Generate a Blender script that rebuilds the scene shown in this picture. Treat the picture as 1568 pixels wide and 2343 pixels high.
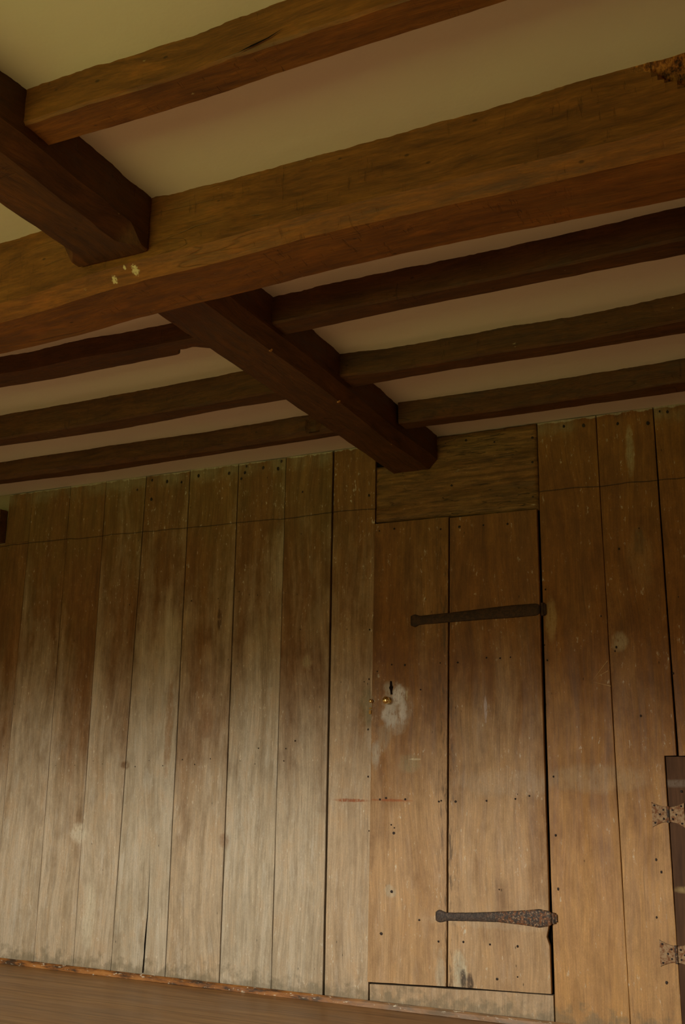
import bpy, bmesh, math, random
import numpy as np
from mathutils import Matrix, Vector, noise

random.seed(7)
SC = bpy.context.scene
COL = SC.collection
for o in list(bpy.data.objects):
    bpy.data.objects.remove(o)

# ------------------------------------------------------------------ camera
FPX = 2354.3
CAM = Vector((0.0, -4.1968, 0.8807))
RT = ((0.90051074, 0.43457254, 0.01507), (-0.09589306, 0.23227231, -0.96791223), (-0.42412843, 0.87017026, 0.25083621))
cd = bpy.data.cameras.new('camera')
cd.sensor_fit = 'VERTICAL'
cd.sensor_height = 24.0
cd.lens = FPX / 2343 * 24.0
cd.clip_start = 0.02
co = bpy.data.objects.new('camera', cd)
COL.objects.link(co)
r, d, f = (Vector(v) for v in RT)
m = Matrix((r, -d, -f)).transposed().to_4x4()
m.translation = CAM
co.matrix_world = m
SC.camera = co

# ------------------------------------------------------------------ daylight and exposure
SKY = (1.0, 0.96, 0.86, 1)
SKY_S = 9.6
LAWN = (0.41, 0.51, 0.15, 1)
LAWN_S = 3.05
DIM_BAND = (0.52, 0.47, 0.18, 1)  # unseen dim band at the horizon, added to darken the upper wall
DIM_BAND_S = 1.7
EXPO = 2.22
WIN = (-3.3, -1.2, 0.72, 1.62)      # x0, x1, z0, z1 of the window in the rear wall
SC.view_settings.view_transform = 'Standard'
SC.view_settings.look = 'None'
SC.view_settings.exposure = EXPO
SC.view_settings.gamma = 1
SC.view_settings.use_curve_mapping = False

wd = bpy.data.worlds.new('daylight')
SC.world = wd
wd.use_nodes = True
nt = wd.node_tree
nt.nodes.clear()
out = nt.nodes.new('ShaderNodeOutputWorld')
bg = nt.nodes.new('ShaderNodeBackground')
tc = nt.nodes.new('ShaderNodeTexCoord')
sx = nt.nodes.new('ShaderNodeSeparateXYZ')
mr = nt.nodes.new('ShaderNodeMapRange')      # -0.5 .. 0.5 of the view's rise becomes 0 .. 1
mr.inputs['From Min'].default_value = -0.5
mr.inputs['From Max'].default_value = 0.5
cr = nt.nodes.new('ShaderNodeValToRGB')
els = cr.color_ramp.elements
BANDS = [(0.0, LAWN, LAWN_S), (0.30, LAWN, LAWN_S), (0.40, DIM_BAND, DIM_BAND_S), (0.498, DIM_BAND, DIM_BAND_S), (0.575, SKY, SKY_S), (1.0, SKY, SKY_S)]
while len(els) < len(BANDS): els.new(0.5)
for e, (p, c, k) in zip(els, BANDS):
    e.position = p
    e.color = tuple(q * k / 10 for q in c[:3]) + (1,)
bg.inputs['Strength'].default_value = 10
nt.links.new(tc.outputs['Generated'], sx.inputs[0])
nt.links.new(sx.outputs['Z'], mr.inputs['Value'])
nt.links.new(mr.outputs[0], cr.inputs[0])
nt.links.new(cr.outputs[0], bg.inputs['Color'])
nt.links.new(bg.outputs[0], out.inputs[0])

# room size
H = 2.4
XL, XR, YB = -5.2, 1.7, -5.3
FZ = -0.025

def portal(name, loc, rot, sx_, sy_):
    l = bpy.data.lights.new(name, 'AREA')
    l.shape = 'RECTANGLE'
    l.size, l.size_y = sx_, sy_
    l.cycles.is_portal = True
    o = bpy.data.objects.new(name, l)
    o.location = loc
    o.rotation_euler = rot
    COL.objects.link(o)
portal('window_daylight', ((WIN[0] + WIN[1]) / 2, YB - 0.02, (WIN[2] + WIN[3]) / 2), (math.radians(90), 0, 0), WIN[1] - WIN[0], WIN[3] - WIN[2])

# ------------------------------------------------------------------ shader helpers
class N:
    """small wrapper so that node graphs read like sums"""
    def __init__(s, name):
        s.m = bpy.data.materials.new(name)
        s.m.use_nodes = True
        s.t = s.m.node_tree
        s.t.nodes.clear()
        s.o = s.t.nodes.new('ShaderNodeOutputMaterial')
        s.b = s.t.nodes.new('ShaderNodeBsdfPrincipled')
        s.t.links.new(s.b.outputs[0], s.o.inputs[0])
        s.co = s.t.nodes.new('ShaderNodeTexCoord').outputs['Object']
    def put(s, sock, v):
        if hasattr(v, 'is_output'):
            s.t.links.new(v, sock)
        elif v is not None:
            if sock.type == 'RGBA' and len(v) == 3:
                v = tuple(v) + (1,)
            sock.default_value = v
    def math(s, op, a, b=None, c=None, clamp=False):
        n = s.t.nodes.new('ShaderNodeMath')
        n.operation = op
        n.use_clamp = clamp
        s.put(n.inputs[0], a)
        if b is not None: s.put(n.inputs[1], b)
        if c is not None: s.put(n.inputs[2], c)
        return n.outputs[0]
    def add(s, a, b): return s.math('ADD', a, b)
    def mul(s, a, b): return s.math('MULTIPLY', a, b)
    def sub(s, a, b): return s.math('SUBTRACT', a, b)
    def mad(s, a, b, c): return s.math('MULTIPLY_ADD', a, b, c)
    def step(s, v, lo, hi, a=0.0, b=1.0):
        n = s.t.nodes.new('ShaderNodeMapRange')
        n.interpolation_type = 'SMOOTHSTEP'
        s.put(n.inputs['Value'], v)
        for k, q in (('From Min', lo), ('From Max', hi), ('To Min', a), ('To Max', b)):
            s.put(n.inputs[k], q)
        return n.outputs[0]
    def scale(s, v, k, off=None):
        n = s.t.nodes.new('ShaderNodeVectorMath')
        n.operation = 'MULTIPLY_ADD'
        s.put(n.inputs[0], v)
        n.inputs[1].default_value = k
        if off is not None: s.put(n.inputs[2], off)
        return n.outputs[0]
    def noise(s, v, detail=4, rough=0.55, dist=0.0):
        n = s.t.nodes.new('ShaderNodeTexNoise')
        s.put(n.inputs['Vector'], v)
        n.inputs['Scale'].default_value = 1
        n.inputs['Detail'].default_value = detail
        n.inputs['Roughness'].default_value = rough
        n.inputs['Distortion'].default_value = dist
        return n.outputs['Fac']
    def voro(s, v):
        n = s.t.nodes.new('ShaderNodeTexVoronoi')
        s.put(n.inputs['Vector'], v)
        n.inputs['Scale'].default_value = 1
        return n.outputs['Distance'], n.outputs['Color']
    def mix(s, fac, a, b, mode='MIX'):
        n = s.t.nodes.new('ShaderNodeMix')
        n.data_type = 'RGBA'
        n.blend_type = mode
        s.put(n.inputs['Factor'], fac)
        s.put(n.inputs['A'], a)
        s.put(n.inputs['B'], b)
        return n.outputs['Result']
    def ramp(s, v, stops):
        n = s.t.nodes.new('ShaderNodeValToRGB')
        e = n.color_ramp.elements
        while len(e) < len(stops): e.new(0.5)
        for q, (p, c) in zip(e, stops):
            q.position = p
            q.color = tuple(c) + (1,)
        s.put(n.inputs[0], v)
        return n.outputs[0]
    def sep(s, v):
        n = s.t.nodes.new('ShaderNodeSeparateXYZ')
        s.put(n.inputs[0], v)
        return n.outputs
    def attr(s, name):
        n = s.t.nodes.new('ShaderNodeAttribute')
        n.attribute_name = name
        return n
    def bump(s, h, strength=0.4, dist=0.004):
        n = s.t.nodes.new('ShaderNodeBump')
        n.inputs['Strength'].default_value = strength
        n.inputs['Distance'].default_value = dist
        s.put(n.inputs['Height'], h)
        s.t.links.new(n.outputs[0], s.b.inputs['Normal'])
    def spot(s, X, Z, cx, cz, rx, rz, wob=None, soft=0.5):
        """1 inside an ellipse on the wall, 0 outside, its border broken up by noise"""
        a = s.math('POWER', s.math('DIVIDE', s.sub(X, cx), rx), 2.0)
        b = s.math('POWER', s.math('DIVIDE', s.sub(Z, cz), rz), 2.0)
        q = s.add(a, b)
        if wob is not None: q = s.add(q, wob)
        k = s.step(s.noise(s.scale(s.co, (120, 120, 35)), 4, 0.7), 0.30, 0.50)
        return s.mul(s.step(q, 0.2, 1.8, 1.0, 0.0), k)
    def end(s, col, rough=0.6, spec=0.3, metal=0.0):
        s.put(s.b.inputs['Base Color'], col)
        s.put(s.b.inputs['Roughness'], rough)
        s.put(s.b.inputs['Specular IOR Level'], spec)
        s.put(s.b.inputs['Metallic'], metal)
        return s.m

def board_material(name, axis='z', marks='wall'):
    """old oak or elm board, partly limewashed; the attribute tone = (seed, paleness, warmth)"""
    s = N(name)
    at = s.attr('tone')
    tn = s.sep(at.outputs['Color'])
    off = s.t.nodes.new('ShaderNodeCombineXYZ')
    s.put(off.inputs[0], s.mul(tn[0], 37.0))
    s.put(off.inputs[1], s.mul(tn[0], 91.0))
    s.put(off.inputs[2], s.mul(tn[0], 53.0))
    off = off.outputs[0]
    def k(a, b): return (a, a, b) if axis == 'z' else (b, a, a)
    P = s.co
    X, Y, Z = s.sep(P)
    sw = s.noise(s.scale(P, k(2.2, 0.9), off), 2)
    warp = s.t.nodes.new('ShaderNodeVectorMath')
    warp.operation = 'ADD'
    s.put(warp.inputs[0], s.scale(P, k(1, 1), off))
    cw = s.t.nodes.new('ShaderNodeCombineXYZ')
    s.put(cw.inputs[0 if axis == 'z' else 2], s.mul(sw, 0.16))
    s.put(warp.inputs[1], cw.outputs[0])
    Q = warp.outputs[0]
    fine = s.noise(s.scale(Q, k(190, 7)), 5, 0.65)
    mid = s.noise(s.scale(Q, k(42, 2.2)), 4, 0.6)
    broad = s.noise(s.scale(Q, k(13, 0.9)), 4, 0.6)
    patch = s.noise(s.scale(P, k(4.2, 1.5), off), 5, 0.6)
    blot = s.noise(s.scale(P, k(16, 7), off), 5, 0.7)
    wob = s.noise(s.scale(P, (22, 22, 22)), 4, 0.6)
    # dark varnished wood
    dark = s.ramp(s.mad(mid, 0.45, s.mad(broad, 0.3, s.mul(blot, 0.3))), [(0.34, (0.135, 0.062, 0.018)), (0.53, (0.21, 0.102, 0.032)), (0.72, (0.30, 0.155, 0.050))])
    dark = s.mix(s.step(patch, 0.40, 0.66), dark, s.ramp(mid, [(0.3, (0.135, 0.080, 0.022)), (0.7, (0.25, 0.150, 0.048))]))
    # bleached, limewashed wood
    pale = s.ramp(s.mad(mid, 0.5, s.mad(broad, 0.3, s.mul(blot, 0.3))), [(0.36, (0.33, 0.255, 0.155)), (0.54, (0.46, 0.385, 0.265)), (0.74, (0.61, 0.54, 0.41))])
    pale = s.mix(s.mul(s.step(blot, 0.46, 0.70), 0.42), pale, (0.40, 0.255, 0.125))
    smear = s.noise(s.scale(P, k(26, 5), off), 5, 0.7)
    pale = s.mix(s.mul(s.step(smear, 0.52, 0.66), 0.55), pale, (0.56, 0.51, 0.40))
    warmw = s.ramp(s.mad(mid, 0.6, s.mul(blot, 0.4)), [(0.3, (0.35, 0.150, 0.024)), (0.7, (0.54, 0.270, 0.062))])
    dark = s.mix(s.math('MULTIPLY', tn[2], 0.85, clamp=True), dark, s.ramp(s.mad(mid, 0.5, s.mul(blot, 0.5)), [(0.32, (0.17, 0.060, 0.010)), (0.68, (0.32, 0.135, 0.026))]))
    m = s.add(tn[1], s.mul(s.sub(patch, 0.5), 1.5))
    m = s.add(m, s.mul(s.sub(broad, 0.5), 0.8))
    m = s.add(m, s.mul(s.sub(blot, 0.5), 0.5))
    m = s.add(m, s.mul(s.sub(1.24, Z), 0.66))       # wash thins upward: partly wear, partly window-light falloff put into the colour
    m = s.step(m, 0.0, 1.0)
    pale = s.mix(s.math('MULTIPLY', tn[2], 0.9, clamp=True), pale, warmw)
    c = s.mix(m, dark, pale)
    # flecks of old lime paint
    fl = s.noise(s.scale(P, k(85, 30), off), 4, 0.7)
    flm = s.mul(s.step(fl, 0.60, 0.68), s.step(s.add(blot, s.mul(tn[1], 0.12)), 0.50, 0.68))
    c = s.mix(s.mul(flm, 0.75), c, (0.66, 0.60, 0.45))
    g = s.step(fine, 0.25, 0.75, 0.80, 1.12)
    spk = s.noise(s.scale(P, k(420, 150), off), 3, 0.7)
    v = s.mul(g, s.step(blot, 0.28, 0.62, 0.91, 1.04))
    v = s.mul(v, s.step(spk, 0.3, 0.7, 0.88, 1.08))
    hr = s.noise(s.scale(Q, k(310, 3.5)), 3, 0.6)
    v = s.mul(v, s.mad(s.mul(s.step(hr, 0.60, 0.68), s.step(patch, 0.45, 0.6)), -0.28, 1.0))
    # pores and small dark pits
    dd, dc = s.voro(s.scale(P, k(38, 16), off))
    pit = s.mul(s.step(dd, 0.04, 0.12, 1, 0), s.step(s.sep(dc)[0], 0.88, 0.92))
    v = s.mul(v, s.mad(pit, -0.65, 1.0))
    h = s.add(s.mul(fine, 0.5), s.mul(pit, -1.0))
    if marks == 'wall':
        # grime along the foot of the wall
        foot = s.step(s.add(Z, s.mul(s.sub(wob, 0.5), 0.30)), -0.01, 0.07, 1, 0)
        c = s.mix(s.mul(foot, 0.6), c, (0.17, 0.14, 0.080))
        # the faint scored line that crosses the boards just below the joists
        zz = s.add(s.mul(s.add(X, 2.1), -0.006), 2.091)
        zz = s.add(zz, s.mul(s.sub(s.noise(s.scale(P, (4, 4, 4)), 3), 0.5), 0.03))
        ln = s.step(s.math('ABSOLUTE', s.sub(Z, zz)), 0.0014, 0.0034, 1, 0)
        v = s.mul(v, s.mad(ln, -0.62, 1.0))
        h = s.add(h, s.mul(ln, -2.0))
        # brown rim of old plaster dirt at the head of the boards
        head = s.step(s.add(Z, s.mul(s.sub(wob, 0.5), 0.10)), 2.30, 2.38)
        c = s.mix(s.mul(s.mul(head, s.step(patch, 0.42, 0.58)), 0.45), c, (0.34, 0.30, 0.18))
        rim = s.step(s.add(Z, s.mul(s.sub(wob, 0.5), 0.035)), 2.388, 2.393)
        c = s.mix(s.mul(rim, 0.8), c, (0.50, 0.46, 0.32))
        # worn knots and repairs
        for cx, cz, rx, rz, colr, a in SPOTS_WALL:
            c = s.mix(s.mul(s.spot(X, Z, cx, cz, rx, rz, s.mul(s.sub(wob, 0.5), 2.6)), a), c, colr)
    elif marks == 'none':
        lc = s.noise(s.scale(P, (3.0, 8, 34)), 3, 0.5)
        lk = s.mul(s.step(s.math('ABSOLUTE', s.sub(lc, 0.5)), 0.0, 0.014, 1, 0), s.step(patch, 0.44, 0.52))
        v = s.mul(v, s.mad(lk, -0.65, 1.0))
        h = s.add(h, s.mul(lk, -2.5))
        lo = s.noise(s.scale(P, (7, 20, 60)), 4, 0.65)
        v = s.mul(v, s.step(lo, 0.35, 0.62, 0.62, 1.1))
    elif marks == 'door':
        for cx, cz, rx, rz, colr, a in SPOTS_DOOR:
            c = s.mix(s.mul(s.spot(X, Z, cx, cz, rx, rz, s.mul(s.sub(wob, 0.5), 3.2)), a), c, colr)
        sc = s.noise(s.scale(P, (60, 60, 9)), 4, 0.7)
        edge = s.step(s.math('ABSOLUTE', s.sub(X, -1.53)), 0.0, 0.07, 1, 0)
        c = s.mix(s.mul(s.mul(s.step(sc, 0.50, 0.62), edge), 0.7), c, (0.075, 0.045, 0.02))
    vv = s.t.nodes.new('ShaderNodeCombineColor')
    for i in range(3): s.put(vv.inputs[i], v)
    c = s.mix(1.0, c, vv.outputs[0], 'MULTIPLY')
    s.bump(h, 0.35, 0.0025)
    return s.end(c, s.step(mid, 0.3, 0.7, 0.5, 0.68), 0.3)

def beam_material(name, axis='x', tint=(1, 1, 1), seed=0.0, soot=0.0, rot=False, flecks=()):
    s = N(name)
    def k(a, b): return (b, a, a) if axis == 'x' else (a, b, a)
    P = s.scale(s.co, (1, 1, 1), (seed, seed * 1.7, seed * 0.6))
    sw = s.noise(s.scale(P, k(3, 1.2)), 2)
    wv = s.t.nodes.new('ShaderNodeVectorMath'); wv.operation = 'ADD'
    cw = s.t.nodes.new('ShaderNodeCombineXYZ')
    for i in range(3): s.put(cw.inputs[i], s.mul(sw, 0.14))
    s.put(wv.inputs[0], P); s.put(wv.inputs[1], cw.outputs[0])
    Q = wv.outputs[0]
    fine = s.noise(s.scale(Q, k(210, 20)), 5, 0.7)
    mid = s.noise(s.scale(Q, k(46, 5)), 6, 0.66)
    patch = s.noise(s.scale(P, k(7, 3.2)), 5, 0.6)
    c = s.ramp(s.mad(mid, 0.65, s.mul(patch, 0.40)), [(0.34, (0.070, 0.031, 0.009)), (0.52, (0.145, 0.068, 0.017)), (0.72, (0.235, 0.115, 0.030))])
    c = s.mix(s.mul(s.step(patch, 0.52, 0.70), 0.55), c, (0.13, 0.075, 0.028))
    o = s.noise(s.scale(P, k(11, 5)), 4, 0.6)
    c = s.mix(s.mul(s.step(o, 0.54, 0.70), 0.45), c, (0.25, 0.105, 0.022))
    # tool marks across the grain
    t = s.noise(s.scale(P, (70, 16, 13) if axis == 'x' else (16, 70, 13)), 3, 0.6)
    tm = s.mul(s.step(t, 0.60, 0.70), s.step(s.noise(s.scale(P, (3, 3, 9)), 3), 0.48, 0.6))
    # deep drying splits along the grain
    sp = s.noise(s.scale(Q, k(26, 1.0)), 1, 0.4)
    cr = s.mul(s.step(s.math('ABSOLUTE', s.sub(sp, 0.5)), 0.0, 0.010, 1, 0), s.step(patch, 0.52, 0.6))
    dd, dc = s.voro(s.scale(P, k(30, 17)))
    pit = s.mul(s.step(dd, 0.06, 0.15, 1, 0), s.step(s.sep(dc)[0], 0.84, 0.88))
    v = s.step(fine, 0.25, 0.75, 0.74, 1.16)
    v = s.mul(v, s.mad(tm, -0.30, 1.0))
    v = s.mul(v, s.mad(cr, -0.32, 1.0))
    v = s.mul(v, s.mad(pit, -0.6, 1.0))
    if soot: v = s.mul(v, 1 - soot)
    vv = s.t.nodes.new('ShaderNodeCombineColor')
    for i in range(3): s.put(vv.inputs[i], s.mul(v, tint[i]))
    c = s.mix(1.0, c, vv.outputs[0], 'MULTIPLY')
    X, Y, Z = s.sep(s.co)
    wb = s.noise(s.scale(s.co, (55, 55, 55)), 4, 0.65)
    for cx, cz, rx in flecks:
        c = s.mix(s.spot(X, Z, cx, cz, rx, rx, s.mul(s.sub(s.noise(s.scale(s.co, (190, 190, 190)), 3, 0.6), 0.5), 6.0)), c, (0.62, 0.50, 0.30))
    rh = None
    if rot:     # crumbling decayed heartwood under the ceiling at the right
        lim = s.mad(s.math('DIVIDE', s.add(X, 0.285), 0.15, clamp=True), -0.105, 2.395)
        mk = s.step(s.add(s.sub(Z, lim), s.mul(s.sub(wb, 0.5), 0.05)), -0.003, 0.006)
        mk = s.mul(mk, s.mul(s.step(X, -0.30, -0.285), s.step(Y, -2.12, -2.10, 1, 0)))
        mk = s.mul(mk, s.step(X, 0.06, 0.10, 1, 0))
        ra = s.noise(s.scale(s.co, (70, 60, 28)), 5, 0.75)
        c = s.mix(mk, c, s.ramp(ra, [(0.38, (0.03, 0.010, 0.003)), (0.48, (0.22, 0.065, 0.010)), (0.60, (0.48, 0.18, 0.034))]))
        rh = s.mul(mk, s.mul(ra, 6.0))
    # scraps of limewash
    fl = s.noise(s.scale(P, k(60, 40)), 3, 0.6)
    c = s.mix(s.mul(s.step(fl, 0.73, 0.77), 0.5), c, (0.42, 0.33, 0.18))
    if rh is not None: fine = s.add(fine, rh)
    s.bump(s.add(s.mul(fine, 0.6), s.add(s.mul(cr, -0.7), s.mul(s.add(mid, s.mul(tm, -0.6)), 0.9))), 0.5, 0.004)
    return s.end(c, s.step(mid, 0.3, 0.7, 0.48, 0.68), 0.3)

def simple(name, col, rough=0.6, spec=0.3, metal=0.0, var=0.0, sc=60, col2=None, bump=0.0):
    s = N(name)
    c = col
    n = s.noise(s.scale(s.co, (sc, sc, sc)), 5, 0.65)
    if col2 is not None: c = s.mix(s.step(n, 0.42, 0.60), col, col2)
    elif var: c = s.mix(s.step(n, 0.3, 0.7), tuple(q * (1 - var) for q in col), tuple(min(1, q * (1 + var)) for q in col))
    if bump: s.bump(n, bump, 0.002)
    return s.end(c, rough, spec, metal)

# pixel-free list of stains: (x, z, half width, half height, colour, strength) on the wall
SPOTS_WALL = [
    (-2.215, 1.40, 0.022, 0.030, (0.42, 0.33, 0.18), 0.7), (-3.205, 0.93, 0.024, 0.020, (0.16, 0.075, 0.022), 0.8),
    (-3.46, 0.60, 0.05, 0.045, (0.64, 0.56, 0.40), 0.8), (-3.36, 0.23, 0.035, 0.16, (0.62, 0.54, 0.38), 0.7),
    (-2.70, 1.62, 0.012, 0.045, (0.07, 0.03, 0.012), 0.8), (-0.70, 1.83, 0.020, 0.055, (0.055, 0.028, 0.012), 0.85),
    (-0.70, 1.76, 0.05, 0.12, (0.34, 0.20, 0.08), 0.5), (-1.98, 0.79, 0.085, 0.0065, (0.30, 0.075, 0.010), 0.9),
    (-1.915, 1.19, 0.03, 0.085, (0.20, 0.17, 0.075), 0.6), (-1.935, 1.12, 0.018, 0.07, (0.26, 0.12, 0.03), 0.5),
    (-1.075, 1.54, 0.022, 0.085, (0.44, 0.30, 0.12), 0.75), (-0.80, 1.43, 0.03, 0.035, (0.50, 0.42, 0.26), 0.6),
    (-2.62, 0.60, 0.025, 0.03, (0.22, 0.10, 0.035), 0.5), (-2.745, 1.13, 0.03, 0.07, (0.24, 0.11, 0.04), 0.5),
    (-0.715, 2.22, 0.016, 0.10, (0.42, 0.33, 0.18), 0.7), (-2.96, 1.12, 0.02, 0.22, (0.30, 0.15, 0.045), 0.6),
    (-0.60, 0.33, 0.05, 0.05, (0.30, 0.14, 0.04), 0.5), (-0.92, 0.895, 0.20, 0.05, (0.50, 0.38, 0.22), 0.3),
]
SPOTS_DOOR = [
    (-1.765, 1.18, 0.060, 0.10, (0.44, 0.37, 0.27), 0.6), (-1.755, 1.235, 0.028, 0.045, (0.62, 0.57, 0.49), 0.95), (-1.79, 1.15, 0.035, 0.05, (0.56, 0.51, 0.43), 0.85), (-1.735, 1.175, 0.02, 0.05, (0.60, 0.55, 0.47), 0.85), (-1.80, 1.265, 0.022, 0.03, (0.42, 0.36, 0.26), 0.7),
    (-1.86, 0.985, 0.020, 0.055, (0.47, 0.40, 0.29), 0.75), (-1.82, 1.06, 0.03, 0.05, (0.36, 0.29, 0.19), 0.5),
    (-1.79, 0.795, 0.085, 0.0045, (0.34, 0.085, 0.012), 0.75), (-1.79, 0.43, 0.022, 0.022, (0.48, 0.38, 0.24), 0.8),
    (-1.49, 0.145, 0.028, 0.07, (0.56, 0.48, 0.32), 0.95), (-1.475, 0.115, 0.012, 0.035, (0.035, 0.018, 0.008), 0.9),
    (-1.445, 0.11, 0.012, 0.03, (0.035, 0.018, 0.008), 0.85), (-1.57, 0.12, 0.02, 0.08, (0.50, 0.42, 0.28), 0.6),
    (-1.36, 1.165, 0.006, 0.05, (0.50, 0.42, 0.40), 0.7), (-1.25, 0.875, 0.22, 0.05, (0.46, 0.36, 0.24), 0.32),
    (-1.70, 0.945, 0.045, 0.035, (0.30, 0.24, 0.12), 0.6), (-1.68, 0.965, 0.025, 0.004, (0.54, 0.44, 0.26), 0.8),
    (-1.84, 1.40, 0.03, 0.04, (0.16, 0.06, 0.02), 0.5), (-1.17, 1.24, 0.035, 0.12, (0.17, 0.075, 0.025), 0.45),
    (-1.715, 1.23, 0.004, 0.022, (0.5, 0.42, 0.24), 0.8), (-1.87, 1.60, 0.035, 0.5, (0.12, 0.055, 0.018), 0.5),
    (-1.36, 0.335, 0.25, 0.02, (0.50, 0.40, 0.26), 0.3),
]
def rusty(name, x0, w):
    """forge-black strap iron, freckled with rust and scraps of old paint towards its hinge end"""
    s = N(name)
    X, Y, Z = s.sep(s.co)
    a = s.noise(s.scale(s.co, (75, 75, 75)), 5, 0.7)
    b = s.noise(s.scale(s.co, (150, 150, 150), (4, 1, 2)), 4, 0.7)
    e = s.step(X, x0, x0 + w)
    c = s.mix(s.step(b, 0.4, 0.6), (0.040, 0.030, 0.022), (0.075, 0.055, 0.042))
    c = s.mix(s.mul(s.step(a, 0.49, 0.58), s.mad(e, 0.8, 0.1)), c, (0.20, 0.075, 0.024))
    c = s.mix(s.mul(s.step(b, 0.57, 0.63), s.mad(e, 0.8, 0.1)), c, (0.44, 0.28, 0.15))
    s.bump(a, 0.7, 0.002)
    return s.end(c, 0.65, 0.3, 0.0)
M = {}
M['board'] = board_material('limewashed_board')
M['door'] = board_material('door_board_wood', marks='door')
M['lintel'] = board_material('lintel_wood', axis='x', marks='none')
M['beam_x'] = beam_material('old_oak_along_x', 'x', (1.30, 0.99, 0.72), rot=True)
M['arris_x'] = beam_material('lit_worn_oak_arris', 'x', (1.50, 1.10, 0.80), 5.0, flecks=((-1.625, 2.206, 0.010), (-1.70, 2.196, 0.008), (-1.655, 2.215, 0.004)))  # chamfer copy tinted brighter: window light put into colour, plus a worn edge
M['joist_x'] = beam_material('shaded_sooty_oak_along_x', 'x', (0.58, 0.46, 0.42), 3.3)  # darker copy of the beam oak: mostly shade in the tint, some soot
M['beam_y'] = beam_material('shaded_sooty_oak_along_y', 'y', (0.60, 0.47, 0.43), 7.1)  # shade and some soot tinted in, as on the joists
M['dark'] = simple('dark_void', (0.012, 0.007, 0.004), 0.9, 0.05, var=0.3)
M['nail'] = simple('iron_nail', (0.045, 0.030, 0.022), 0.75, 0.3, 0.2, col2=(0.018, 0.012, 0.009))
M['iron'] = rusty('rusty_iron', -1.40, 0.16)
M['iron_dark'] = simple('dark_strap_iron', (0.040, 0.024, 0.015), 0.7, 0.3, 0.1, sc=70, col2=(0.070, 0.036, 0.018), bump=0.7)
M['rust'] = simple('pale_rusted_iron', (0.36, 0.24, 0.13), 0.75, 0.2, 0.05, sc=90, col2=(0.20, 0.085, 0.035), bump=0.8)
M['brass'] = simple('polished_brass', (0.92, 0.70, 0.30), 0.12, 0.5, 1.0, var=0.05, sc=200)

def plaster(name, a, b):
    s = N(name)
    n = s.noise(s.scale(s.co, (1.6, 1.6, 1.6)), 3, 0.5)
    n2 = s.noise(s.scale(s.co, (90, 90, 90)), 4, 0.6)
    n3 = s.noise(s.scale(s.co, (9, 9, 9)), 4, 0.6)
    c = s.mix(s.step(n, 0.35, 0.65), a, b)
    s.bump(s.add(n3, s.mul(n2, 0.12)), 0.25, 0.008)
    return s.end(c, 0.85, 0.15)
M['plaster'] = plaster('ceiling_plaster', (0.68, 0.60, 0.50), (0.68, 0.63, 0.50))
M['wallplaster'] = plaster('room_plaster', (0.60, 0.50, 0.36), (0.62, 0.52, 0.36))

def floor_mat():
    s = N('waxed_floor_boards')
    X, Y, Z = s.sep(s.co)
    row = s.math('FLOOR', s.math('DIVIDE', Y, 0.235))
    cv = s.t.nodes.new('ShaderNodeCombineXYZ')
    for i, q in enumerate((13.7, 5.1, 3.3)): s.put(cv.inputs[i], s.mul(row, q))
    g = s.noise(s.scale(s.co, (2.2, 42, 2), cv.outputs[0]), 5, 0.6, 0.3)
    g2 = s.noise(s.scale(s.co, (7, 170, 4), cv.outputs[0]), 4, 0.6)
    b = s.noise(s.scale(s.co, (1.2, 5, 1)), 4, 0.6)
    c = s.ramp(s.mad(g, 0.6, s.mul(b, 0.45)), [(0.33, (0.15, 0.062, 0.016)), (0.50, (0.32, 0.165, 0.058)), (0.70, (0.48, 0.28, 0.115))])
    fr = s.math('FRACT', s.math('DIVIDE', Y, 0.235))
    gap = s.step(s.math('ABSOLUTE', s.sub(fr, 0.5)), 0.490, 0.497)
    v = s.mul(s.step(g2, 0.3, 0.7, 0.85, 1.1), s.mad(gap, -0.8, 1.0))
    vv = s.t.nodes.new('ShaderNodeCombineColor')
    for i in range(3): s.put(vv.inputs[i], v)
    c = s.mix(1.0, c, vv.outputs[0], 'MULTIPLY')
    s.bump(s.add(s.mul(g2, 0.3), s.mul(gap, -2.0)), 0.3, 0.002)
    return s.end(c, s.step(b, 0.3, 0.7, 0.32, 0.44), 0.35)
M['floor'] = floor_mat()

# ------------------------------------------------------------------ object helpers
def link(name, bm, mats, parent=None, smooth=False, kind=None):
    me = bpy.data.meshes.new(name)
    bmesh.ops.recalc_face_normals(bm, faces=bm.faces[:])
    if smooth:
        for q in bm.faces: q.smooth = True
    bm.to_mesh(me)
    bm.free()
    for q in (mats if isinstance(mats, (list, tuple)) else [mats]): me.materials.append(q)
    o = bpy.data.objects.new(name, me)
    COL.objects.link(o)
    if parent: o.parent = parent
    if kind: o['kind'] = kind
    return o

def tag(o, label, cat, group=None, kind='thing'):
    o['label'] = label
    o['category'] = cat
    o['kind'] = kind
    if group: o['group'] = group
    return o

def empty(name, loc):
    o = bpy.data.objects.new(name, None)
    o.empty_display_size = 0.05
    o.location = loc
    COL.objects.link(o)
    return o

def keep(child, parent):
    """parent without moving the child's world place (its mesh is in room coordinates)"""
    child.parent = parent
    child.location = -Vector(parent.location)
    return child

def box(bm, a, b, mat=0):
    vs = [bm.verts.new((x, y, z)) for x in (a[0], b[0]) for y in (a[1], b[1]) for z in (a[2], b[2])]
    for q in ((0, 1, 3, 2), (4, 6, 7, 5), (0, 4, 5, 1), (2, 3, 7, 6), (0, 2, 6, 4), (1, 5, 7, 3)):
        fc = bm.faces.new([vs[i] for i in q])
        fc.material_index = mat

def n1(x, y=0.0, z=0.0): return noise.noise(Vector((x, y, z)))
def fb(x, y=0.0, z=0.0, o=4): return noise.fractal(Vector((x, y, z)), 1.0, 2.0, o)

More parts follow.
